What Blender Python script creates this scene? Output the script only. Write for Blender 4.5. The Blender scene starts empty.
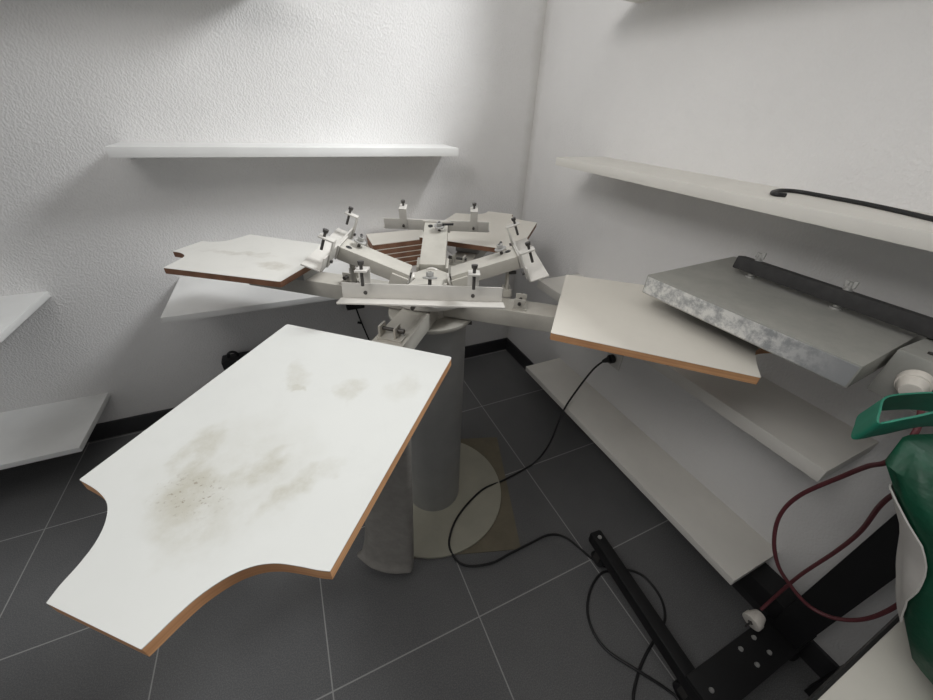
import bpy, bmesh, math, random
from mathutils import Vector, Matrix
random.seed(4)
sc = bpy.context.scene
COL = sc.collection
V = Vector

# ------------------------------------------------------------------ materials
MATS = {}
def new_mat(name):
    m = bpy.data.materials.new(name); m.use_nodes = True
    nt = m.node_tree; b = nt.nodes['Principled BSDF']
    MATS[name] = m
    return m, nt, b
def N(nt, t, **kw):
    n = nt.nodes.new(t)
    for k, v in kw.items():
        if k in n.inputs.keys(): n.inputs[k].default_value = v
        else: setattr(n, k, v)
    return n
def pos(nt):
    return N(nt, 'ShaderNodeTexCoord').outputs['Object']
def ramp(nt, fac, stops):
    r = nt.nodes.new('ShaderNodeValToRGB'); nt.links.new(fac, r.inputs[0])
    els = r.color_ramp.elements
    while len(els) < len(stops): els.new(0.5)
    for e, (p, c) in zip(els, stops):
        e.position = p; e.color = (*c, 1) if len(c) == 3 else c
    return r.outputs[0]
def noise(nt, vec, scale, detail=3, rough=.5):
    n = N(nt, 'ShaderNodeTexNoise'); n.inputs['Scale'].default_value = scale
    n.inputs['Detail'].default_value = detail; n.inputs['Roughness'].default_value = rough
    nt.links.new(vec, n.inputs['Vector']); return n.outputs['Fac']
def bump(nt, b, h, strength, dist):
    bp = N(nt, 'ShaderNodeBump'); bp.inputs['Strength'].default_value = strength
    bp.inputs['Distance'].default_value = dist
    nt.links.new(h, bp.inputs['Height']); nt.links.new(bp.outputs[0], b.inputs['Normal'])
def mix(nt, fac, a, b, mode='MIX'):
    m = nt.nodes.new('ShaderNodeMix'); m.data_type = 'RGBA'; m.blend_type = mode
    if isinstance(fac, float): m.inputs[0].default_value = fac
    else: nt.links.new(fac, m.inputs[0])
    for i, c in ((6, a), (7, b)):
        if isinstance(c, tuple): m.inputs[i].default_value = (*c, 1)
        else: nt.links.new(c, m.inputs[i])
    return m.outputs[2]
def simple(name, color, rough=.5, metal=0., var=.12, scale=18., bumps=0.):
    m, nt, b = new_mat(name)
    f = noise(nt, pos(nt), scale, 4, .6)
    lo = tuple(c * (1 - var) for c in color); hi = tuple(min(1, c * (1 + var)) for c in color)
    nt.links.new(ramp(nt, f, [(.3, lo), (.7, hi)]), b.inputs['Base Color'])
    b.inputs['Roughness'].default_value = rough; b.inputs['Metallic'].default_value = metal
    if bumps: bump(nt, b, noise(nt, pos(nt), scale * 12, 3), bumps, .002)
    return m

def plaster(name, base, bmp):
    m, nt, b = new_mat(name); p = pos(nt)
    big = noise(nt, p, 1.6, 4, .6)
    c1 = ramp(nt, big, [(.3, tuple(c * .93 for c in base)), (.7, base)])
    st = noise(nt, p, 5.0, 5, .65)
    c2 = mix(nt, ramp(nt, st, [(.56, (0, 0, 0)), (.75, (.22, .22, .22))]), c1, tuple(c * .8 for c in base))
    # wall turns darker and greyer towards the floor
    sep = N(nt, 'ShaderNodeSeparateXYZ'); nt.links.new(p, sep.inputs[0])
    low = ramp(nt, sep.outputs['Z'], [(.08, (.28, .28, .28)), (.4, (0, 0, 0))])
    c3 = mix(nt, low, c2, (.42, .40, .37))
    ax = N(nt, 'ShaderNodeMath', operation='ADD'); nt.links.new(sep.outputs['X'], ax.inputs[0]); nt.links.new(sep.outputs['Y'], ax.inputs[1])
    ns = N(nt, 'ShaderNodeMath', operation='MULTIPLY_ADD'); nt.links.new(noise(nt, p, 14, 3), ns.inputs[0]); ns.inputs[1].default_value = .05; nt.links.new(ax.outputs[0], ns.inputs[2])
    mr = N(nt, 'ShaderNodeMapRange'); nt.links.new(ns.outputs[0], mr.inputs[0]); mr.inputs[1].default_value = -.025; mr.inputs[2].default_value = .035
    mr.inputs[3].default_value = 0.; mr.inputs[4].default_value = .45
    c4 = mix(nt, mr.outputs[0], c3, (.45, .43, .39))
    nt.links.new(c4, b.inputs['Base Color'])
    b.inputs['Roughness'].default_value = .85
    mp = N(nt, 'ShaderNodeMapping'); mp.inputs['Scale'].default_value = (1, 1, .75)
    mp.inputs['Rotation'].default_value = (.5, .5, .4)
    nt.links.new(p, mp.inputs[0])
    h = noise(nt, mp.outputs[0], 170, 2, .5)
    h = ramp(nt, h, [(.38, (0, 0, 0)), (.66, (1, 1, 1))])
    bump(nt, b, h, bmp, .003)
    return m
plaster('wall_plaster', (.80, .79, .78), .40)
plaster('wall_plaster_right', (.82, .81, .80), .28)
simple('ceiling_paint', (.8, .8, .79), .9)

def tile_mat():
    m, nt, b = new_mat('floor_tile'); p = pos(nt)
    sep = N(nt, 'ShaderNodeSeparateXYZ'); nt.links.new(p, sep.inputs[0])
    lines = []
    for ax, off, size in (('X', .418, .4535), ('Y', .4705, .449)):
        a = N(nt, 'ShaderNodeMath', operation='ADD'); nt.links.new(sep.outputs[ax], a.inputs[0]); a.inputs[1].default_value = off + size * 20 + size / 2
        d = N(nt, 'ShaderNodeMath', operation='MODULO'); nt.links.new(a.outputs[0], d.inputs[0]); d.inputs[1].default_value = size
        s = N(nt, 'ShaderNodeMath', operation='SUBTRACT'); nt.links.new(d.outputs[0], s.inputs[0]); s.inputs[1].default_value = size / 2
        ab = N(nt, 'ShaderNodeMath', operation='ABSOLUTE'); nt.links.new(s.outputs[0], ab.inputs[0])
        lt = N(nt, 'ShaderNodeMath', operation='LESS_THAN'); nt.links.new(ab.outputs[0], lt.inputs[0]); lt.inputs[1].default_value = .0019
        lines.append(lt.outputs[0])
    mx = N(nt, 'ShaderNodeMath', operation='MAXIMUM'); nt.links.new(lines[0], mx.inputs[0]); nt.links.new(lines[1], mx.inputs[1])
    base = ramp(nt, noise(nt, p, 3.0, 5, .6), [(.3, (.145, .146, .149)), (.7, (.182, .183, .183))])
    sp = ramp(nt, noise(nt, p, 320, 2), [(.45, (.8, .8, .8)), (.62, (1.12, 1.12, 1.12))])
    base = mix(nt, 1.0, base, sp, 'MULTIPLY')
    nt.links.new(mix(nt, mx.outputs[0], base, (.38, .38, .37)), b.inputs['Base Color'])
    b.inputs['Roughness'].default_value = .55
    b.inputs['Specular IOR Level'].default_value = .35
    inv = N(nt, 'ShaderNodeMath', operation='SUBTRACT'); inv.inputs[0].default_value = 1; nt.links.new(mx.outputs[0], inv.inputs[1])
    bump(nt, b, inv.outputs[0], .3, .002)
tile_mat()
simple('skirting_tile', (.03, .03, .032), .4, 0, .2, 9)
simple('shelf_white', (.76, .76, .745), .5, 0, .05, 5)
simple('shelf_cream', (.74, .72, .67), .5, 0, .05, 5)
simple('shelf_edge', (.78, .79, .78), .5, 0, .03, 5)
simple('machine_grey', (.50, .48, .43), .42, .0, .07, 22)
simple('machine_light', (.60, .58, .54), .35, .1, .05, 22)
simple('column_grey', (.37, .37, .36), .45, .15, .07, 10)
simple('base_beige', (.41, .395, .32), .55, 0, .08, 9)
simple('steel', (.45, .445, .43), .4, .4, .1, 40)
simple('dark_steel', (.09, .085, .08), .4, .6, .2, 60)
simple('black_paint', (.006, .006, .007), .55, .0, .2, 20)
simple('black_rubber', (.012, .012, .013), .5, 0, .2, 30)
simple('black_foam', (.030, .029, .029), .75, 0, .25, 60, .25)
simple('red_rubber', (.125, .030, .036), .5, 0, .15, 30)
simple('plug_white', (.72, .68, .62), .4, 0, .06, 20)
simple('hardboard', (.19, .165, .115), .7, 0, .12, 14)
simple('cloth_grey', (.30, .285, .26), .92, 0, .12, 26, .3)
simple('table_white', (.66, .64, .58), .55, 0, .05, 8)
simple('table_edge', (.02, .02, .02), .5, 0, .1, 8)
simple('label_white', (.60, .58, .55), .6, 0, .1, 14)
simple('socket_white', (.62, .61, .58), .5, 0, .03, 14)

def wood_mat():
    m, nt, b = new_mat('plywood_edge'); p = pos(nt)
    w = N(nt, 'ShaderNodeMapping'); w.inputs['Scale'].default_value = (6, 6, 260); nt.links.new(p, w.inputs[0])
    f = noise(nt, w.outputs[0], 1.0, 3)
    g = noise(nt, p, 9, 3)
    c = ramp(nt, f, [(.3, (.50, .25, .115)), (.7, (.68, .38, .19))])
    nt.links.new(mix(nt, ramp(nt, g, [(.4, (0, 0, 0)), (.7, (.5, .5, .5))]), c, (.36, .155, .07)), b.inputs['Base Color'])
    b.inputs['Roughness'].default_value = .6
wood_mat()
m, nt, b = new_mat('dark_edge')
f = noise(nt, pos(nt), 20, 3)
nt.links.new(ramp(nt, f, [(.3, (.17, .08, .045)), (.7, (.26, .13, .075))]), b.inputs['Base Color']); b.inputs['Roughness'].default_value = .65

def laminate(name, base, spots=(), stain=(.42, .40, .33), smudge=.0, off=0., specks=None):
    """white melamine with old ink / glue stains; spots = list of (x, y, rx, ry, strength) in the press' own coordinates"""
    m, nt, b = new_mat(name); p = pos(nt)
    c = ramp(nt, noise(nt, p, 2.2 + off, 4, .6), [(.3, tuple(k * .94 for k in base)), (.7, base)])
    sm = noise(nt, p, 13 + off, 6, .72)
    c = mix(nt, ramp(nt, sm, [(.52, (0, 0, 0)), (.72, (smudge,) * 3)]), c, tuple(k * .8 for k in base))
    grain = ramp(nt, noise(nt, p, 26, 6, .75), [(.30, (.25, .25, .25)), (.62, (1, 1, 1))])
    for (x, y, rx, ry, rot, st) in spots:
        mp = N(nt, 'ShaderNodeMapping'); mp.vector_type = 'TEXTURE'
        mp.inputs['Location'].default_value = (x, y, 0); mp.inputs['Rotation'].default_value = (0, 0, rot)
        mp.inputs['Scale'].default_value = (rx, ry, 10)
        wob = N(nt, 'ShaderNodeTexNoise'); wob.inputs['Scale'].default_value = 24; wob.inputs['Detail'].default_value = 3; nt.links.new(p, wob.inputs['Vector'])
        vm = N(nt, 'ShaderNodeVectorMath', operation='MULTIPLY_ADD')
        nt.links.new(wob.outputs['Color'], vm.inputs[0]); vm.inputs[1].default_value = (.07, .07, 0)
        sb = N(nt, 'ShaderNodeVectorMath', operation='SUBTRACT'); nt.links.new(p, sb.inputs[0]); sb.inputs[1].default_value = (.035, .035, 0)
        nt.links.new(sb.outputs[0], vm.inputs[2]); nt.links.new(vm.outputs[0], mp.inputs[0])
        ln = N(nt, 'ShaderNodeVectorMath', operation='LENGTH'); nt.links.new(mp.outputs[0], ln.inputs[0])
        mask = ramp(nt, ln.outputs['Value'], [(.45, (st,) * 3), (1.05, (0, 0, 0))])
        mk = mix(nt, 1.0, mask, grain, 'MULTIPLY')
        c = mix(nt, mk, c, stain)
    if specks:
        x, y = spot(specks[0], specks[1], specks[2], 1, 1, 1)[:2]
        mp = N(nt, 'ShaderNodeMapping'); mp.vector_type = 'TEXTURE'
        mp.inputs['Location'].default_value = (x, y, 0); mp.inputs['Rotation'].default_value = (0, 0, math.radians(specks[0])); mp.inputs['Scale'].default_value = (.035, .06, 10)
        nt.links.new(p, mp.inputs[0])
        ln = N(nt, 'ShaderNodeVectorMath', operation='LENGTH'); nt.links.new(mp.outputs[0], ln.inputs[0])
        k = mix(nt, 1.0, ramp(nt, ln.outputs['Value'], [(.3, (1, 1, 1)), (1., (0, 0, 0))]), ramp(nt, noise(nt, p, 190, 3, .6), [(.60, (0, 0, 0)), (.68, (.75, .75, .75))]), 'MULTIPLY')
        c = mix(nt, k, c, (.20, .16, .12))
    nt.links.new(c, b.inputs['Base Color'])
    b.inputs['Roughness'].default_value = .42
    return m

def spot(az, u, v, ru, rv, st, rot=0.):
    a = math.radians(az); return (u * math.cos(a) - v * math.sin(a), u * math.sin(a) + v * math.cos(a), ru, rv, a + rot, st)

def dryer_mat():
    m, nt, b = new_mat('galvanised'); p = pos(nt)
    f = noise(nt, p, 16, 5, .7)
    c = ramp(nt, f, [(.35, (.36, .36, .335)), (.65, (.42, .415, .385))])
    nt.links.new(c, b.inputs['Base Color'])
    b.inputs['Metallic'].default_value = .35; b.inputs['Roughness'].default_value = .45
    m, nt, b = new_mat('galvanised_worn'); p = pos(nt)
    f = noise(nt, p, 42, 6, .75)
    sep = N(nt, 'ShaderNodeSeparateXYZ'); nt.links.new(p, sep.inputs[0])
    k = ramp(nt, sep.outputs['Y'], [(.0, (0, 0, 0)), (1, (1, 1, 1))])
    mr = N(nt, 'ShaderNodeMapRange'); nt.links.new(sep.outputs['Y'], mr.inputs[0])
    mr.inputs[1].default_value = .18; mr.inputs[2].default_value = .29
    sp = mix(nt, 1.0, ramp(nt, f, [(.4, (0, 0, 0)), (.58, (1, 1, 1))]), mr.outputs[0], 'MULTIPLY')
    c = mix(nt, sp, (.40, .41, .42), (.80, .80, .78))
    nt.links.new(c, b.inputs['Base Color'])
    b.inputs['Metallic'].default_value = .4; b.inputs['Roughness'].default_value = .4
dryer_mat()
def green_mat():
    m, nt, b = new_mat('green_bag'); p = pos(nt)
    c = ramp(nt, noise(nt, p, 22, 4, .6), [(.3, (.002, .045, .022)), (.7, (.003, .080, .040))])
    nt.links.new(c, b.inputs['Base Color']); b.inputs['Roughness'].default_value = .5
    bump(nt, b, noise(nt, p, 38, 3, .5), .5, .006)
    simple('green_handle', (.012, .20, .125), .55, 0, .12, 20, .1)
green_mat()

# ------------------------------------------------------------------ mesh building
class MB:
    """collects shapes (world coordinates) that become ONE mesh object"""
    def __init__(s): s.bm = bmesh.new()
    def _mi(s, faces, mi):
        for f in faces: f.material_index = mi
    def box(s, lo, hi, M=None, bev=.0, mi=0):
        t = bmesh.new()
        bmesh.ops.create_cube(t, size=1)
        lo, hi = V(lo), V(hi); c = (lo + hi) / 2; d = hi - lo
        for v in t.verts: v.co = V((v.co.x * d.x, v.co.y * d.y, v.co.z * d.z)) + c
        if bev > 0: bmesh.ops.bevel(t, geom=t.edges[:], offset=bev, segments=2, profile=.6, affect='EDGES')
        s.merge(t, M, mi); return s
    def cyl(s, a, b, r, seg=20, r2=None, bev=0., mi=0, M=None):
        a, b = V(a), V(b); L = (b - a).length
        t = bmesh.new()
        bmesh.ops.create_cone(t, cap_ends=True, segments=seg, radius1=r, radius2=r if r2 is None else r2, depth=L)
        if bev > 0:
            ed = [e for e in t.edges if abs(e.verts[0].co.z - e.verts[1].co.z) < 1e-6]
            bmesh.ops.bevel(t, geom=ed, offset=bev, segments=2, profile=.6, affect='EDGES')
        q = V((0, 0, 1)).rotation_difference((b - a).normalized())
        T = Matrix.Translation((a + b) / 2) @ q.to_matrix().to_4x4()
        s.merge(t, (M @ T) if M else T, mi, smooth=True); return s
    def prism(s, pts, z0, z1, bev=0., M=None, mi=0):
        t = bmesh.new()
        lo = [t.verts.new((x, y, z0)) for x, y in pts]; hi = [t.verts.new((x, y, z1)) for x, y in pts]
        t.faces.new(list(reversed(lo))); t.faces.new(hi); n = len(pts)
        for i in range(n): t.faces.new((lo[i], lo[(i + 1) % n], hi[(i + 1) % n], hi[i]))
        bmesh.ops.recalc_face_normals(t, faces=t.faces[:])
        s.merge(t, M, mi); return s
    def tube(s, path, r, seg=10, mi=0, closed=False):
        P = [V(p) for p in path]; n = len(P)
        t = bmesh.new(); rings = []; nrm = None
        for i, p in enumerate(P):
            d = (P[min(i + 1, n - 1)] - P[max(i - 1, 0)]).normalized()
            if nrm is None:
                nrm = d.orthogonal().normalized()
            else:
                nrm = (nrm - d * nrm.dot(d)).normalized()
            bi = d.cross(nrm)
            rr = r[i] if isinstance(r, (list, tuple)) else r
            rings.append([t.verts.new(p + (nrm * math.cos(a) + bi * math.sin(a)) * rr) for a in [2 * math.pi * k / seg for k in range(seg)]])
        for A, B in zip(rings, rings[1:]):
            for k in range(seg): t.faces.new((A[k], A[(k + 1) % seg], B[(k + 1) % seg], B[k]))
        t.faces.new(list(reversed(rings[0]))); t.faces.new(rings[-1])
        bmesh.ops.recalc_face_normals(t, faces=t.faces[:])
        s.merge(t, None, mi, smooth=True); return s
    def loft(s, rings, cap=(True, True), mi=0):
        t = bmesh.new()
        R = [[t.verts.new(p) for p in ring] for ring in rings]; n = len(R[0])
        for A, B in zip(R, R[1:]):
            for k in range(n): t.faces.new((A[k], A[(k + 1) % n], B[(k + 1) % n], B[k]))
        if cap[0]: t.faces.new(list(reversed(R[0])))
        if cap[1]: t.faces.new(R[-1])
        bmesh.ops.recalc_face_normals(t, faces=t.faces[:])
        s.merge(t, None, mi, smooth=True); return s
    def strip(s, A, B, th=0., mi=0):
        t = bmesh.new()
        a = [t.verts.new(p) for p in A]; b = [t.verts.new(p) for p in B]
        for i in range(len(a) - 1): t.faces.new((a[i], a[i + 1], b[i + 1], b[i]))
        if th:
            bmesh.ops.recalc_face_normals(t, faces=t.faces[:])
            bmesh.ops.solidify(t, geom=t.faces[:], thickness=th)
        s.merge(t, None, mi, smooth=True); return s
    def merge(s, t, M=None, mi=0, smooth=False):
        if M is not None: bmesh.ops.transform(t, matrix=M, verts=t.verts[:])
        for f in t.faces: f.material_index = mi; f.smooth = smooth
        me = bpy.data.meshes.new('tmp'); t.to_mesh(me); t.free()
        s.bm.from_mesh(me); bpy.data.meshes.remove(me)
    def build(s, name, mats, parent=None, label=None, cat=None, group=None, kind=None, auto=35):
        root = parent
        off = V((0, 0, 0))
        while root is not None:
            off += V(root.location); root = root.parent
        if parent is None and kind != 'structure':
            xs = [v.co for v in s.bm.verts]
            off = V(((min(c.x for c in xs) + max(c.x for c in xs)) / 2, (min(c.y for c in xs) + max(c.y for c in xs)) / 2, min(c.z for c in xs)))
        for v in s.bm.verts: v.co -= off
        me = bpy.data.meshes.new(name); s.bm.to_mesh(me); s.bm.free()
        for m_ in ([mats] if isinstance(mats, str) else mats): me.materials.append(MATS[m_])
        o = bpy.data.objects.new(name, me); COL.objects.link(o)
        if parent is None: o.location = off
        else: o.parent = parent
        me.set_sharp_from_angle(angle=math.radians(auto))
        tag(o, label, cat, group, kind); return o
def tag(o, label=None, cat=None, group=None, kind=None):
    for k, v in (('label', label), ('category', cat), ('group', group), ('kind', kind)):
        if v: o[k] = v
    return o
def empty(name, loc, label, cat, group=None):
    o = bpy.data.objects.new(name, None); COL.objects.link(o); o.location = loc
    o.empty_display_size = .1
    return tag(o, label, cat, group)
def catmull(P, n=8):
    P = [V(p) for p in P]; out = []
    for i in range(len(P) - 1):
        p0 = P[max(i - 1, 0)]; p1 = P[i]; p2 = P[i + 1]; p3 = P[min(i + 2, len(P) - 1)]
        for k in range(n):
            t = k / n
            out.append(.5 * ((2 * p1) + (p2 - p0) * t + (2 * p0 - 5 * p1 + 4 * p2 - p3) * t * t + (3 * p1 - p0 - 3 * p2 + p3) * t ** 3))
    out.append(P[-1]); return out
def fillet(pts, radii, n=5):
    out = []; m = len(pts)
    for i in range(m):
        p = V((*pts[i], 0)); a = V((*pts[i - 1], 0)); b = V((*pts[(i + 1) % m], 0)); r = radii[i]
        if r <= 0: out.append((p.x, p.y)); continue
        da = (a - p); db = (b - p); r1 = min(r, da.length * .49, db.length * .49)
        A = p + da.normalized() * r1; B = p + db.normalized() * r1
        for k in range(n + 1):
            t = k / n; q = A * (1 - t) ** 2 + p * 2 * t * (1 - t) + B * t * t
            out.append((q.x, q.y))
    return out

# ------------------------------------------------------------------ room
X0, Y0, ZC = -3.5, -3.6, 2.75
MB().box((X0, Y0, -.1), (.15, .15, 0)).build('floor', 'floor_tile', kind='structure')
MB().box((X0, 0, 0), (.15, .15, ZC)).build('wall_back', 'wall_plaster', kind='structure')
wy0, wy1, wz0, wz1 = -1.75, -.40, 1.86, 2.62
w = MB()
w.box((0, Y0, 0), (.15, 0, wz0)); w.box((0, Y0, wz1), (.15, 0, ZC))
w.box((0, Y0, wz0), (.15, wy0, wz1)); w.box((0, wy1, wz0), (.15, 0, wz1))
w.build('wall_right', 'wall_plaster_right', kind='structure')
MB().box((X0, Y0, ZC), (.15, .15, ZC + .1)).build('ceiling', 'ceiling_paint', kind='structure')
wf = MB()
for lo, hi in (((.06, wy0, wz0), (.11, wy1, wz0 + .04)), ((.06, wy0, wz1 - .04), (.11, wy1, wz1)),
               ((.06, wy0, wz0 + .04), (.11, wy0 + .04, wz1 - .04)), ((.06, wy1 - .04, wz0 + .04), (.11, wy1, wz1 - .04))):
    wf.box(lo, hi)
wf.build('window_1', 'socket_white', kind='structure')
MB().box((X0, -.011, .0), (0, 0, .086), bev=.0015).build('baseboard_back', 'skirting_tile', kind='structure')
MB().box((-.011, Y0, .0), (0, -.011, .086), bev=.0015).build('baseboard_right', 'skirting_tile', kind='structure')

# ------------------------------------------------------------------ shelves
def shelf(lo, hi, label, group=None, mat='shelf_white', edge=None):
    """a board with a separate edge strip along its open front"""
    m = MB().box(lo, hi, bev=.0012)
    return m.build('wall_shelf', mat, label=label, cat='shelf', group=group)
shelf((-1.655, -.165, 1.194), (-.464, 0, 1.225), 'long white wall shelf on the back wall above the printing press')
shelf((-1.645, -.375, .708), (-.45, 0, .731), 'white shelf on the back wall low behind the press, under the left-hand printing board')
shelf((-3.2, -.352, .709), (-2.06, 0, .731), 'white shelf cut off by the left photo edge, halfway up the back wall')
shelf((-3.2, -.346, .220), (-2.07, 0, .242), 'lowest white shelf at left, just above the dark floor on the back wall')
shelf((-3.2, -.2, 1.676), (-1.10, 0, 1.70), 'uppermost shelf on the back wall, at the top left edge')
shelf((-.225, -1.665, 1.203), (0, -.535, 1.230), 'white shelf on the right wall with a black cable lying on it', mat='shelf_cream')
shelf((-.225, -1.66, .708), (0, -.54, .744), 'middle shelf on the right wall, behind the right-hand printing board', mat='shelf_cream')
shelf((-.213, -1.665, .235), (0, -.535, .262), 'lowest long shelf on the right wall near the floor', mat='shelf_cream')
shelf((-.19, -1.665, 1.677), (0, -.545, 1.70), 'uppermost shelf on the right wall, only its underside corner showing', mat='shelf_cream')

# ------------------------------------------------------------------ printing press
HX, HY = -.846, -.873
press = empty('screen_printing_press', (HX, HY, 0), 'grey four-arm rotary screen printing press with white printing boards on a round column', 'printing press')
def polar(az):  # local frame at the hub: x outward, y to the left, z up
    return Matrix.Translation((HX, HY, 0)) @ Matrix.Rotation(math.radians(az), 4, 'Z')
def circ(cx, cy, r, n=64): return [(cx + r * math.cos(2 * math.pi * k / n), cy + r * math.sin(2 * math.pi * k / n)) for k in range(n)]
MB().cyl((HX, HY, .004), (HX, HY, .014), .286, 72, bev=.002).build('base_plate', 'base_beige', press)
col = MB().cyl((HX, HY, .014), (HX, HY, .848), .105, 64).build('column', 'column_grey', press)
MB().cyl((HX + .094, HY - .040, .822), (HX + .113, HY - .048, .822), .006, 12, bev=.001).build('bolt', 'dark_steel', col)
MB().cyl((HX, HY, .852), (HX, HY, .864), .126, 72, bev=.003).build('flange', 'machine_grey', press)
hub = MB().cyl((HX, HY, .864), (HX, HY, .918), .062, 40)
hub.cyl((HX, HY, .936), (HX, HY, .972), .058, 8, r2=.05)
hub.build('hub', 'machine_grey', press)
MB().cyl((HX, HY, .921), (HX, HY, .934), .125, 72, bev=.002).build('head_plate', 'machine_light', press)

# one board outline, u outward from the hub, v across (measured on the foreground board)
def outline(u0, body, tip, hw, tw, r=.014, hi=None):
    """square inner end, scooped shoulders, narrow neck"""
    right = [(body, -hw), (body + .010, -hw * .66 - .004), (body + (tip - body) * .26, -tw - (hw - tw) * .20), (body + (tip - body) * .62, -tw - .003), (tip, -tw)]
    cv = [(p.x, p.y) for p in catmull([(*p, 0) for p in right], 7)]
    left = [(x, -y) for x, y in reversed(cv)]
    hi = hi or hw
    pts = [(u0, hi), (u0, -hi)] + cv + left
    rad = [.006, .006] + [r] + [0] * (len(cv) - 2) + [r] + [r] + [0] * (len(left) - 2) + [r]
    return fillet(pts, rad)
def big_outline():
    a = [(0.7752, 0.1614), (0.7774, 0.149), (0.7795, 0.1269), (0.7833, 0.1035), (0.7917, 0.0838), (0.806, 0.0675), (0.8268, 0.0544), (0.8468, 0.0475), (0.8674, 0.0428), (0.8766, 0.0406)]
    bq = [(0.8721, -0.0769), (0.8567, -0.0822), (0.8392, -0.0857), (0.8173, -0.0933), (0.797, -0.1069), (0.779, -0.1282), (0.7687, -0.1576), (0.7632, -0.194)]
    ca = [(p.x, p.y) for p in catmull([(*p, 0) for p in a], 6)]
    cb = [(p.x, p.y) for p in catmull([(*p, 0) for p in bq], 6)]
    pts = [(.3514, -.2045), (.3617, .1697)] + ca + cb
    rad = [.006, .006] + [.016] + [0] * (len(ca) - 2) + [.014] + [.010] + [0] * (len(cb) - 2) + [.016]
    return fillet(pts, rad)
AZ = -129
laminate('laminate_front', (.62, .625, .60), [
    spot(AZ, .685, -.092, .055, .026, .62, .15), spot(AZ, .735, -.055, .050, .050, .72), spot(AZ, .685, .006, .060, .022, .62, -.35),
    spot(AZ, .695, .068, .070, .024, .60, -.45), spot(AZ, .775, -.02, .045, .06, .40), spot(AZ, .50, -.07, .05, .026, .45, .5),
    spot(AZ, .51, .034, .034, .028, .55), spot(AZ, .531, -.052, .010, .020, .75), spot(AZ, .47, .115, .05, .03, .25), spot(AZ, .70, -.02, .12, .12, .22)],
    stain=(.40, .38, .31), smudge=.14, specks=(AZ, .742, -.048))
laminate('laminate_left', (.70, .69, .65), [spot(141, .62, .02, .14, .02, .5, .1), spot(141, .45, .07, .07, .03, .6)], stain=(.42, .39, .33), smudge=.25, off=.7)
laminate('laminate_rest', (.80, .765, .69), [], smudge=.12, off=1.3)
ZT = .965
def station(az, pts, mat, label, arm_az, edge):
    M = polar(az); A = polar(arm_az)
    arm = MB().box((.045, -.039, .869), (.60, .039, .917), M=A, bev=.003).build('board_arm', 'machine_grey', press)
    # registration stop: a small U of two upright cheeks on the arm
    rb = MB()
    rb.box((.240, -.030, .917), (.278, .030, .921), M=A)
    rb.box((.243, -.028, .921), (.273, -.023, .948), M=A, bev=.001); rb.box((.243, .010, .921), (.273, .015, .948), M=A, bev=.001)
    rb.build('registration_stop', 'machine_grey', arm)
    rs = MB().cyl((.258, -.034, .937), (.258, .003, .937), .0045, 12, M=A).cyl((.258, .016, .937), (.258, .030, .937), .006, 12, M=A)
    rs.build('stop_screw', 'dark_steel', arm)
    MB().box((.385, -.045, .917), (.62, .045, ZT - .0175), M=A, bev=.002).build('board_bracket', 'column_grey', arm)
    core = MB().prism(pts, ZT - .0172, ZT - .0012, M=M).build('printing_board', edge, press, label=label)
    MB().prism(pts, ZT - .0012, ZT, M=M).build('laminate_top', mat, core, label='white laminate top' if mat != 'laminate_front' else 'white laminate top with dried beige stains')
    return core
station(-129, big_outline(), 'laminate_front', 'large stained white board nearest the camera with plywood edge', -130, 'plywood_edge')
station(142.5, outline(.369, .724, .813, .171, .056, hi=.155), 'laminate_left', 'white board on the left arm, against the back wall', 141, 'dark_edge')
station(48, outline(.34, .755, .857, .187, .060), 'laminate_rest', 'white board on the rear arm in the corner', 50, 'dark_edge')
station(-42.3, outline(.360, .760, .858, .203, .060, hi=.184), 'laminate_rest', 'white board on the right arm under the grey dryer', -38, 'plywood_edge')

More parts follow.
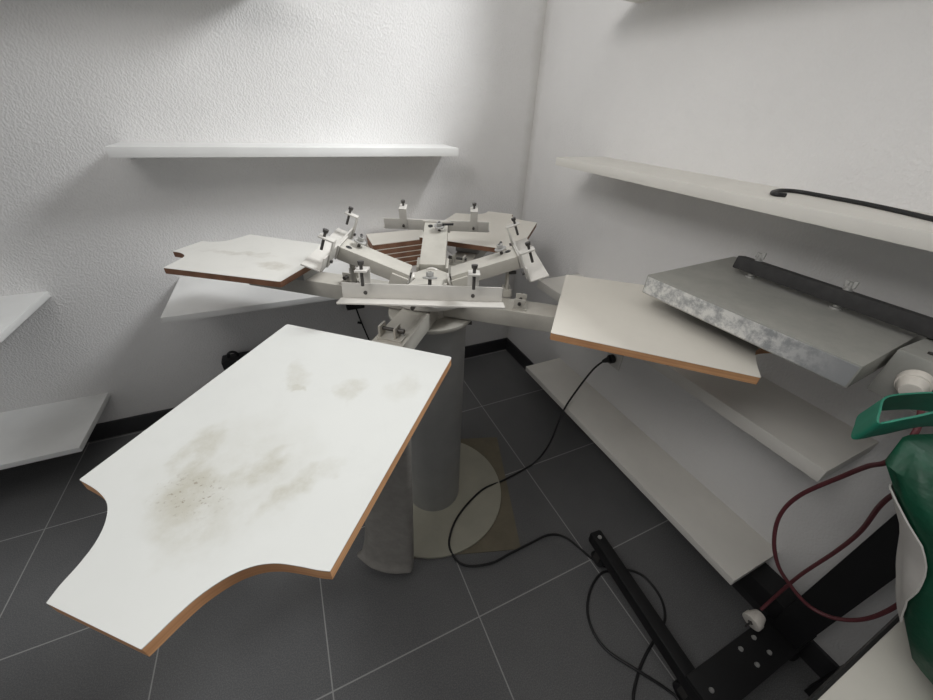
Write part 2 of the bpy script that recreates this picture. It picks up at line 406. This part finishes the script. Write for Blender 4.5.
# print arms with angle-iron screen holders
def print_arm(az, r0, z0, r1, z1, blen, flip=1, tilt=0., fl=.034, low=.935, handle=True):
    P = polar(az); L = math.hypot(r1 - r0, z1 - z0); th = math.atan2(z1 - z0, r1 - r0)
    A = P @ Matrix.Translation((r0, 0, z0)) @ Matrix.Rotation(-th, 4, 'Y')   # x along the arm, z = 0 at its top
    arm = MB().box((0, -.038, -.036), (L, .038, 0), M=A, bev=.003).build('print_arm', 'machine_grey', press)
    # hinge yoke at the hub and spring knob under the inner end
    for y in (-.047, .0385): MB().box((-.002, y, -.060), (.045, y + .0085, -.010), M=A, bev=.002).build('hinge_cheek', 'machine_grey', arm)
    MB().cyl((-.006, 0, -.030), (-.014, 0, -.030), .026, 28, bev=.002, M=A).build('spring_washer', 'machine_light', arm)
    MB().cyl((-.016, 0, -.075), (-.016, 0, -.01), .0042, 12, M=A).cyl((-.016, 0, -.022), (-.016, 0, -.010), .012, 20, r2=.016, M=A).build('spring_bolt', 'dark_steel', arm)
    # holder at the outer end : L-section bar across the arm
    B = A @ Matrix.Translation((L, 0, 0)) @ Matrix.Rotation(th + tilt, 4, 'Y')
    h = blen / 2
    bar = MB()
    bar.box((.004, -h, -.030), (.008, h, .006), M=B, bev=.001)
    bar.box((.008, -h - .004, -.030), (.008 + fl, h + .004, -.0262), M=B, bev=.001)
    bar.box((0, -.045, -.034), (.004, .045, .004), M=B)
    bar = bar.build('clamp_bar', 'machine_light', arm)
    for s in (-.122, .108):
        c = MB()
        c.box((.0, s - .012, -.028), (.004, s + .012, .040), M=B, bev=.0008)
        c.box((.0, s - .012, .0365), (.038, s + .012, .0405), M=B, bev=.0008)
        c = c.build('screen_clamp', 'machine_light', arm)
        sc_ = MB().cyl((.026, s, .006), (.026, s, .050), .0035, 12, M=B).cyl((.026, s, .050), (.026, s, .058), .006, 16, r2=.007, bev=.001, M=B)
        sc_.build('clamp_screw', 'dark_steel', arm)
        MB().cyl((-.006, s, -.014), (.0095, s, -.014), .0042, 14, M=B).build('bolt', 'dark_steel', arm)
    # fine-adjust knob with a side handle on the arm's back
    MB().cyl((L * .80, -.012 * flip, -.002), (L * .80, -.012 * flip, .030), .0042, 12, M=A).build('adjust_stud', 'dark_steel', arm)
    MB().cyl((L * .80, -.012 * flip, .014), (L * .80, -.012 * flip, .018), .0165, 24, bev=.001, M=A).cyl((L * .80, -.012 * flip, .019), (L * .80, -.012 * flip, .029), .0085, 16, bev=.001, M=A).build('adjust_knob', 'steel', arm)
    if handle: MB().cyl((L * .80, -.022 * flip, .022), (L * .84, -.056 * flip, .018), .0036, 12, M=A).build('lock_handle', 'black_rubber', arm)
    MB().cyl((L * .90, .018, -.0015), (L * .90, .018, .001), .008, 16, M=A).build('slot', 'black_rubber', arm)
    # registration tongue reaching down to the board arm
    T = P @ Matrix.Translation((r1 - .012, 0, 0))
    tg = MB().box((-.006, -.017, low), (0, .017, z1 - .03), M=T, bev=.001)
    if low < .95: tg.box((-.014, -.020, .9175), (.010, .020, .940), M=T, bev=.001).build('registration_tongue', 'machine_grey', arm)
    MB().cyl((-.004, -.022, z1 - .052), (.016, -.024, z1 - .050), .005, 12, M=T).build('tongue_screw', 'dark_steel', arm)
    return arm
print_arm(66, .050, .985, .255, 1.052, .345, flip=1, tilt=-.20)
print_arm(156, .055, .985, .232, 1.056, .300, flip=1, tilt=-.38, fl=.045)
print_arm(-22, .055, .985, .232, 1.046, .300, flip=-1, tilt=-.38, fl=.045)
print_arm(-113.5, .055, .985, .245, 1.044, .343, flip=-1, tilt=-.12, low=.968, handle=False)

# ------------------------------------------------------------------ hardboard sheet under the base, rag on the press
MB().prism([(-.451, -.706), (-.633, -1.234), (-1.10, -1.08), (-.92, -.55)], .0005, .0035).build('hardboard_sheet', 'hardboard', label='thin brown hardboard sheet on the floor under the round press base', cat='board')

def rag():
    m = MB(); rings = []
    bx, by = V((-1.19, -1.052, 0)), V((-1.033, -1.165, 0))
    n = 28
    for i, z in enumerate((.052, .056, .09, .16, .25, .36, .48, .60, .72, .80, .846)):
        t = i / 10
        c = (bx + by) / 2 * (1 - t) + V((-1.035, -1.11, 0)) * t
        ax = (by - bx).normalized(); nx = V((-ax.y, ax.x, 0))
        wdt = .098 * (1 - t) + .052 * t; th = .030 * (1 - t) + .018 * t
        ring = []
        for k in range(n):
            a = 2 * math.pi * k / n
            fold = .006 * math.sin(3 * a + i * .5) * (1 - .3 * t)
            r = (abs(math.cos(a)) ** 1.0)
            p = c + ax * (wdt * math.copysign(abs(math.cos(a)) ** .8, math.cos(a))) + nx * ((th + fold) * math.copysign(abs(math.sin(a)) ** .8, math.sin(a)))
            zz = z + (.018 * math.cos(a + 2.6) if i < 3 else 0)
            ring.append((p.x, p.y, zz))
        rings.append(ring)
    m.loft(rings, cap=(False, True))
    o = m.build('cloth', 'cloth_grey', label='grey cloth hanging down beside the round press column', cat='cloth', auto=80)
    md = o.modifiers.new('thickness', 'SOLIDIFY'); md.thickness = .006; md.offset = -1
rag()

# ------------------------------------------------------------------ spare boards on the shelf behind the press
for i in range(5):
    z = .7325 + .0245 * i
    dx = (0, .006, -.004, .003, .0)[i]
    pts = fillet([(-.872 + dx, -.190), (-.555 + dx, -.160), (-.565 + dx, -.012), (-.866 + dx, -.020)], [.006] * 4, 3)
    core = MB().prism(pts, z, z + .0205)
    where = ('lowest', 'second from the bottom', 'middle one', 'second from the top', 'topmost')[i]
    e = core.build('printing_board', 'dark_edge', label='spare printing board with brown edge, %s of the stack behind the press' % where, cat='board', group='spare boards stacked on the shelf behind the press')
    MB().prism(pts, z + .0205, z + .0235).build('laminate_top', 'laminate_rest', e, label='white laminate top')

# ------------------------------------------------------------------ flash dryer
DX, DY = -.09, -1.80
dryer = empty('flash_dryer', (DX, DY, 0), 'grey metal flash dryer panel on a black floor stand in front of the right wall', 'dryer')
def caster(x, y, par):
    c = MB().cyl((x - .011, y, .0285), (x + .011, y, .0285), .028, 22, bev=.004).build('caster', 'black_rubber', par)
    MB().box((x - .016, y - .012, .03), (x - .012, y + .012, .07)).box((x + .012, y - .012, .03), (x + .016, y + .012, .07)).box((x - .016, y - .014, .066), (x + .016, y + .014, .0725)).build('fork', 'dark_steel', par)
def leg(x, y0, y1, x2):
    # long floor tube between (x, y0) and (x2, y1)
    a, b_ = V((x, y0, 0)), V((x2, y1, 0)); d = (b_ - a); L = d.length
    M = Matrix.Translation(a) @ Matrix.Rotation(math.atan2(d.y, d.x), 4, 'Z')
    o = MB().box((0, -.021, .073), (L, .021, .118), M=M, bev=.003).build('base_leg', 'black_paint', dryer)
    MB().box((-.004, -.019, .076), (0, .019, .115), M=M, bev=.002).build('end_cap', 'black_rubber', o)
    MB().cyl(M @ V((.022, .0, .118)), M @ V((.022, 0, .121)), .007, 12).build('bolt', 'steel', o)
    MB().cyl(M @ V((L - .03, .0, .118)), M @ V((L - .03, 0, .121)), .007, 12).build('bolt', 'steel', o)
    p = M @ V((.05, 0, 0)); caster(p.x, p.y, o); p = M @ V((L - .07, 0, 0)); caster(p.x, p.y, o)
    return o
leg(-.397, -1.335, -1.840, -.437)
cp = MB().box((-.455, -1.845, .118), (-.022, -1.752, .134), bev=.002).build('cross_piece', 'black_paint', dryer)
for (x, y) in ((-.262, -1.774), (-.255, -1.815), (-.20, -1.772), (-.195, -1.812), (-.42, -1.80)):
    MB().cyl((x, y, .134), (x, y, .139), .0065, 10, r2=.005).build('bolt', 'steel', cp)
for y in (-1.83,): caster(-.05, y, cp)
MB().cyl((-.05, -1.83, .07), (-.05, -1.83, .118), .008, 12).build('caster_stem', 'dark_steel', cp)
MB().box((-.100, -1.800, .134), (-.016, -1.655, .205), bev=.003).build('foot_bracket', 'black_paint', dryer)
MB().box((-.118, -1.840, .134), (-.036, -1.768, 1.085), bev=.003).build('post', 'black_paint', dryer)
bar = MB()
M45 = Matrix.Translation((-.176, 0, 1.0765)) @ Matrix.Rotation(math.radians(8), 4, 'Y')
bar.box((-.0155, -1.90, -.0155), (.0155, -1.275, .0155), M=M45, bev=.005)
bar.build('support_bar', 'black_foam', dryer)
MB().box((-.165, -1.84, 1.062), (-.05, -1.775, 1.092), bev=.002).build('bar_clamp', 'black_paint', dryer)
ZP = 1.052
# heating panel: folded sheet-metal box, near (long) side worn
px0, px1, py0, py1 = -.418, -.060, -1.637, -1.222
PR = Matrix.Translation((px0, py1, 0)) @ Matrix.Rotation(math.radians(3.8), 4, 'Z') @ Matrix.Translation((-px0, -py1, 0))
pan = MB().box((px0, py0, ZP - .046), (px1, py1, ZP), bev=.0022, M=PR).build('heating_panel', 'galvanised', dryer)
MB().box((px0 - .0008, py0 + .003, ZP - .043), (px0, py1 - .003, ZP - .0035), M=PR).build('worn_side', 'galvanised_worn', pan, label='scratched bright metal side of the panel')
MB().box((px0 + .02, py0 + .02, ZP - .050), (px1 - .02, py1 - .02, ZP - .046), M=PR).build('heating_element', 'dark_steel', pan)
for y in (-1.318, -1.497):
    wb = MB().cyl((-.176, y, ZP), (-.176, y, 1.110), .0034, 10)
    wb.cyl((-.176, y, 1.0915), (-.176, y, 1.095), .008, 14); wb.cyl((-.176, y, 1.056), (-.176, y, 1.0605), .008, 14); wb.cyl((-.176, y, ZP), (-.176, y, ZP + .003), .011, 14)
    wb = wb.build('threaded_rod', 'steel', dryer)
    MB().box((-.179, y - .010, 1.098), (-.173, y - .003, 1.114), bev=.002).box((-.179, y + .003, 1.098), (-.173, y + .010, 1.111), bev=.002).cyl((-.176, y, 1.095), (-.176, y, 1.102), .006, 14).build('wing_nut', 'steel', wb)
bx0, bx1, by0, by1 = -.283, -.07, -1.99, -1.634
cb = MB().box((bx0, by0, .972), (bx1, by1, ZP + .008), bev=.004).build('control_box', 'galvanised', dryer)
MB().cyl((bx0 + .03, by1 - .03, ZP + .008), (bx0 + .03, by1 - .03, ZP + .011), .004, 10).build('screw', 'dark_steel', cb)

# red power cable: white connector in the box, plug hanging at the stand
cab = empty('power_cable', (-.30, -1.70, .9), 'dark red power cable with white plugs hanging from the dryer', 'cable')
cx, cy, cz = bx0, -1.676, 1.022
def schuko(p, d, name, par, r=.022):
    p, d = V(p), V(d).normalized()
    q = V((0, 0, 1)).rotation_difference(d).to_matrix().to_4x4(); M = Matrix.Translation(p) @ q
    o = MB().cyl((0, 0, 0), (0, 0, .020), r, 30, r2=r * .98, bev=.003, M=M).cyl((0, 0, .020), (0, 0, .040), r * .9, 26, r2=r * .62, bev=.002, M=M).build(name, 'plug_white', par)
    return o, M
o, M = schuko((cx - .001, cy, cz), (-1, -.25, -.1), 'connector', cab, .0215)
MB().box((.003, -.0225, .006), (.010, -.0205, .014), M=M).box((-.0185, -.0165, .004), (-.0115, -.0140, .014), M=M).build('slot', 'dark_steel', o)
red = catmull([(-.318, -1.705, 1.005), (-.35, -1.725, .975), (-.36, -1.728, .917), (-.33, -1.711, .869), (-.30, -1.694, .810), (-.28, -1.661, .693), (-.27, -1.656, .606), (-.27, -1.677, .534), (-.26, -1.71, .472), (-.24, -1.747, .43), (-.22, -1.79, .401), (-.21, -1.826, .412), (-.20, -1.852, .448), (-.20, -1.865, .509), (-.21, -1.866, .60),
               (-.25, -1.852, .78), (-.33, -1.81, .90), (-.335, -1.775, .90), (-.30, -1.758, .843), (-.26, -1.752, .771), (-.20, -1.757, .649), (-.17, -1.753, .539), (-.15, -1.741, .391), (-.13, -1.737, .243), (-.150, -1.738, .185)], 8)
MB().tube(red, .0042, 10).build('cord', 'red_rubber', cab)
o, M = schuko((-.190, -1.745, .158), (.85, .0, .22), 'plug', cab, .025)
MB().box((-.004, -.006, -.002), (.004, .006, .0005), M=M).cyl((.008, 0, -.018), (.008, 0, 0), .0024, 10, M=M).cyl((-.008, 0, -.018), (-.008, 0, 0), .0024, 10, M=M).build('plug_pin', 'dark_steel', o)

# ------------------------------------------------------------------ black mains cord plugged into the right wall
so = MB().box((-.008, -.915, .440), (0, -.835, .520), bev=.003)
so = so.build('wall_socket', 'socket_white', label='white socket on the right wall behind the black plug', cat='socket')
MB().cyl((-.0095, -.875, .480), (-.008, -.875, .480), .021, 28).build('socket_well', 'machine_light', so)
cord = empty('power_cable', (-.5, -1.1, 0), 'long black power cord looping across the floor from a right wall plug', 'cable')
air = [(-.046, -.862, .470), (-.08, -.845, .418), (-.16, -.856, .325), (-.25, -.898, .271), (-.31, -.927, .135), (-.36, -.925, .035), (-.431, -.928, .0055)]
flo = [(-.555, -.946), (-.665, -.961), (-.797, -1.027), (-.871, -1.108), (-.874, -1.171), (-.842, -1.214), (-.761, -1.238), (-.681, -1.235), (-.597, -1.232), (-.508, -1.232), (-.454, -1.261), (-.426, -1.324), (-.411, -1.368), (-.383, -1.411), (-.334, -1.439), (-.282, -1.488), (-.279, -1.560), (-.312, -1.612), (-.361, -1.633), (-.457, -1.664), (-.522, -1.694), (-.572, -1.733), (-.590, -1.80), (-.545, -1.85), (-.48, -1.83), (-.448, -1.78), (-.46, -1.743), (-.508, -1.68), (-.552, -1.608), (-.559, -1.547), (-.532, -1.489), (-.468, -1.44), (-.395, -1.424), (-.345, -1.47), (-.338, -1.53)]
path = air[:]
for i, (x, y) in enumerate(flo):
    z = .0042
    if math.hypot(x - HX, y - HY) < .292: z = .0185           # over the round base plate
    elif -1.25 < y and x < -.48: z = .0085                      # over the hardboard
    if i >= 23 and math.hypot(x + .5, y + 1.67) < .05: z = .013
    path.append((x, y, z))
MB().tube(catmull(path, 8), .0042, 10).build('cord', 'black_rubber', cord)
MB().cyl((-.0095, -.875, .480), (-.030, -.872, .479), .0195, 24, bev=.003).cyl((-.030, -.872, .479), (-.052, -.858, .464), .015, 20, r2=.006).build('plug', 'black_rubber', cord)

# socket and adapter on the back wall below the press head
adp = empty('plug_adapter', (-.955, -.02, .50), 'black plug with thin lead on the back wall under the left press arm', 'plug')
MB().box((-1.005, -.040, .482), (-.915, -.0005, .535), bev=.006).build('plug_body', 'black_rubber', adp)
MB().tube(catmull([(-.958, -.022, .484), (-.950, -.024, .44), (-.938, -.026, .385), (-.925, -.024, .33), (-.90, -.03, .22), (-.89, -.04, .09), (-.90, -.10, .006), (-.98, -.16, .006)], 8), .004, 8).build('lead', 'black_rubber', adp)
MB().cyl((-.960, -.024, .398), (-.940, -.026, .392), .0065, 12).build('lead_clip', 'black_rubber', adp)

# black case against the back wall
cs = empty('tool_case', (-1.42, -.05, 0), 'black case with a loop handle standing at the back wall behind the foreground board', 'case')
MB().box((-1.600, -.085, .0), (-1.27, -.018, .340), bev=.006).build('case_body', 'black_paint', cs)
MB().tube(catmull([(-1.572, -.045, .338), (-1.568, -.045, .356), (-1.552, -.045, .364), (-1.536, -.045, .356), (-1.532, -.045, .338)], 6), .006, 10).build('handle', 'black_rubber', cs)
MB().box((-1.518, -.089, .29), (-1.492, -.085, .308), bev=.001).build('latch', 'steel', cs)

# black cable lying on the right-hand shelf
MB().tube(catmull([(-.150, -1.296, 1.2346), (-.165, -1.282, 1.2346), (-.140, -1.262, 1.2346), (-.085, -1.252, 1.2346), (-.056, -1.275, 1.2346), (-.058, -1.337, 1.2346), (-.062, -1.396, 1.2346), (-.082, -1.466, 1.2346), (-.105, -1.524, 1.2346), (-.12, -1.58, 1.2346), (-.11, -1.645, 1.2346)], 8), .0044, 12).build('cable', 'black_rubber', label='thick black cable lying along the upper right wall shelf', cat='cable')

# ------------------------------------------------------------------ table and green bag in the near right corner
tb = empty('work_table', (-.38, -2.2, 0), 'white table top with dark edge under the green bag, bottom right', 'table')
MB().box((-.74, -2.55, .724), (-.03, -1.8645, .7495), bev=.0008).build('table_top', 'table_white', tb)
MB().box((-.741, -1.8645, .7235), (-.029, -1.8605, .7497)).build('edge_band', 'table_edge', tb, label='dark front edge')
for x, y in ((-.72, -1.89), (-.07, -1.93), (-.72, -2.52), (-.07, -2.52)):
    MB().box((x - .02, y - .02, 0), (x + .02, y + .02, .724), bev=.002).build('leg', 'black_paint', tb)

bag = empty('shopping_bag', (-.36, -1.98, .75), 'green fabric shopping bag with a white label and folded strap handles on the table', 'bag')
RT = V((.911, -.411, 0)).normalized(); FW = V((.411, .911, 0)).normalized()
LS = [(-.395, -2.02, .7505), (-.435, -1.965, .7515), (-.462, -1.93, .770), (-.487, -1.89, .80), (-.492, -1.855, .83), (-.494, -1.82, .88), (-.500, -1.79, .935), (-.520, -1.768, .985), (-.546, -1.740, 1.030), (-.538, -1.732, 1.052)]
SH = (-.022, -.020, -.014, -.002, .012, .024, .033, .031, .034, .036)
def ringat(L, wx, wy, i, z):
    c = V(L) + RT * (wx * .45 + SH[i]) - FW * wy * .9; out = []
    n = 40
    for k in range(n):
        a = 2 * math.pi * k / n
        ca, sa = math.cos(a), math.sin(a)
        e = .7
        wob = 1 + .03 * math.sin(5 * a + i * .8) + .02 * math.sin(9 * a - i * 1.3)
        p = c + RT * (wx * math.copysign(abs(ca) ** e, ca) * wob) + FW * (wy * math.copysign(abs(sa) ** e, sa) * wob)
        out.append((p.x, p.y, z))
    return out
RR = []
for i, L in enumerate(LS):
    wx = (.05, .085, .11, .125, .13, .13, .128, .12, .105, .07)[i]; wy = (.035, .055, .07, .08, .08, .078, .07, .058, .045, .02)[i]
    RR.append(ringat((L[0], L[1], 0), wx, wy, i, L[2]))
MB().loft(RR).build('bag_body', 'green_bag', bag, auto=80)
# white label wrapped on the bag's left flank
m = MB(); t = bmesh.new(); grid = []
def on_bag(j, k):
    j0 = min(int(j), len(RR) - 2); fj = j - j0; k0 = int(k); fk = k - k0
    g = lambda a, c: V(RR[a][c % 40])
    p = g(j0, k0).lerp(g(j0, k0 + 1), fk).lerp(g(j0 + 1, k0).lerp(g(j0 + 1, k0 + 1), fk), fj)
    c = sum((V(q) for q in RR[j0]), V()) / 40 * (1 - fj) + sum((V(q) for q in RR[j0 + 1]), V()) / 40 * fj
    return p + V((p.x - c.x, p.y - c.y, 0)).normalized() * .003
for a in range(15):
    f = a / 14
    span = .6 + 3.1 * math.sin(math.pi * min(1, f * .62 + .06)) * (1 if f < .8 else 1 - (f - .8) * 2.6)
    grid.append([t.verts.new(on_bag(3.9 + 3.4 * f, 13 + (span * 1.45 + 2.0) * k / 10)) for k in range(11)])
for A_, B_ in zip(grid, grid[1:]):
    for k in range(10): t.faces.new((A_[k], A_[k + 1], B_[k + 1], B_[k]))
bmesh.ops.recalc_face_normals(t, faces=t.faces[:])
bmesh.ops.solidify(t, geom=t.faces[:], thickness=.002)
m.merge(t, None, 0, True)
m.build('label_patch', 'label_white', bag, label='white label patch')
def strap(pts, w, up=V((0, 0, 1))):
    P = catmull(pts, 8); a, b_ = [], []
    for i, p in enumerate(P):
        t_ = i / (len(P) - 1)
        a.append(p + up * w / 2); b_.append(p - up * w / 2)
    return MB().strip(a, b_, .0025).build('strap_handle', 'green_handle', bag, auto=80)
strap([(-.34, -1.79, 1.02), (-.36, -1.752, 1.045), (-.397, -1.72, 1.050), (-.451, -1.699, 1.050), (-.490, -1.690, 1.048), (-.530, -1.700, 1.048), (-.568, -1.714, 1.050), (-.545, -1.728, 1.062), (-.471, -1.748, 1.068), (-.40, -1.79, 1.058)], .047, V((-.30, -.22, .92)))

# ------------------------------------------------------------------ light
def area(name, loc, target, sx, sy, power, color):
    l = bpy.data.lights.new(name, 'AREA'); l.shape = 'RECTANGLE'; l.size = sx; l.size_y = sy; l.energy = power; l.color = color
    o = bpy.data.objects.new(name, l); COL.objects.link(o); o.location = loc
    o.rotation_euler = (V(target) - V(loc)).to_track_quat('-Z', 'Z').to_euler(); return o
area('window_light', (.9, -1.25, 3.0), (-1.2, -.6, 1.1), .8, .75, 82, (.965, .985, 1.0))
area('overhead_fill', (-1.35, -1.5, 2.70), (-1.25, -1.3, 0), 1.7, 1.7, 11, (1.0, .985, .96))  # added soft fill from above, stands for no actual ceiling fixture
dl = area('right_wall_fill', (-2.1, -1.7, 2.6), (0, -.85, 1.75), 1.0, .8, 9.5, (1.0, .98, .96))  # unseen fill lamp added to brighten the right wall, not a real doorway
dl.data.spread = math.radians(110)
wd = bpy.data.worlds.new('World'); sc.world = wd; wd.use_nodes = True
bg = wd.node_tree.nodes['Background']; bg.inputs[0].default_value = (.98, .985, 1.0, 1); bg.inputs[1].default_value = .21

# ------------------------------------------------------------------ camera
cd = bpy.data.cameras.new('Camera'); cam = bpy.data.objects.new('Camera', cd); COL.objects.link(cam)
cd.sensor_width = 36; cd.lens = 368.492 / 933 * 36; cd.clip_start = .02
R = [(0.910569, -0.195651, 0.364121), (-0.411402, -0.514508, 0.752349), (0.040145, -0.834866, -0.548987)]
M = Matrix(((R[0][0], -R[0][1], -R[0][2], -1.17389), (R[1][0], -R[1][1], -R[1][2], -1.80359), (R[2][0], -R[2][1], -R[2][2], 1.37012), (0, 0, 0, 1)))
cam.matrix_world = M
sc.camera = cam
sc.view_settings.view_transform = 'Standard'
sc.view_settings.look = 'None'
sc.view_settings.exposure = 0
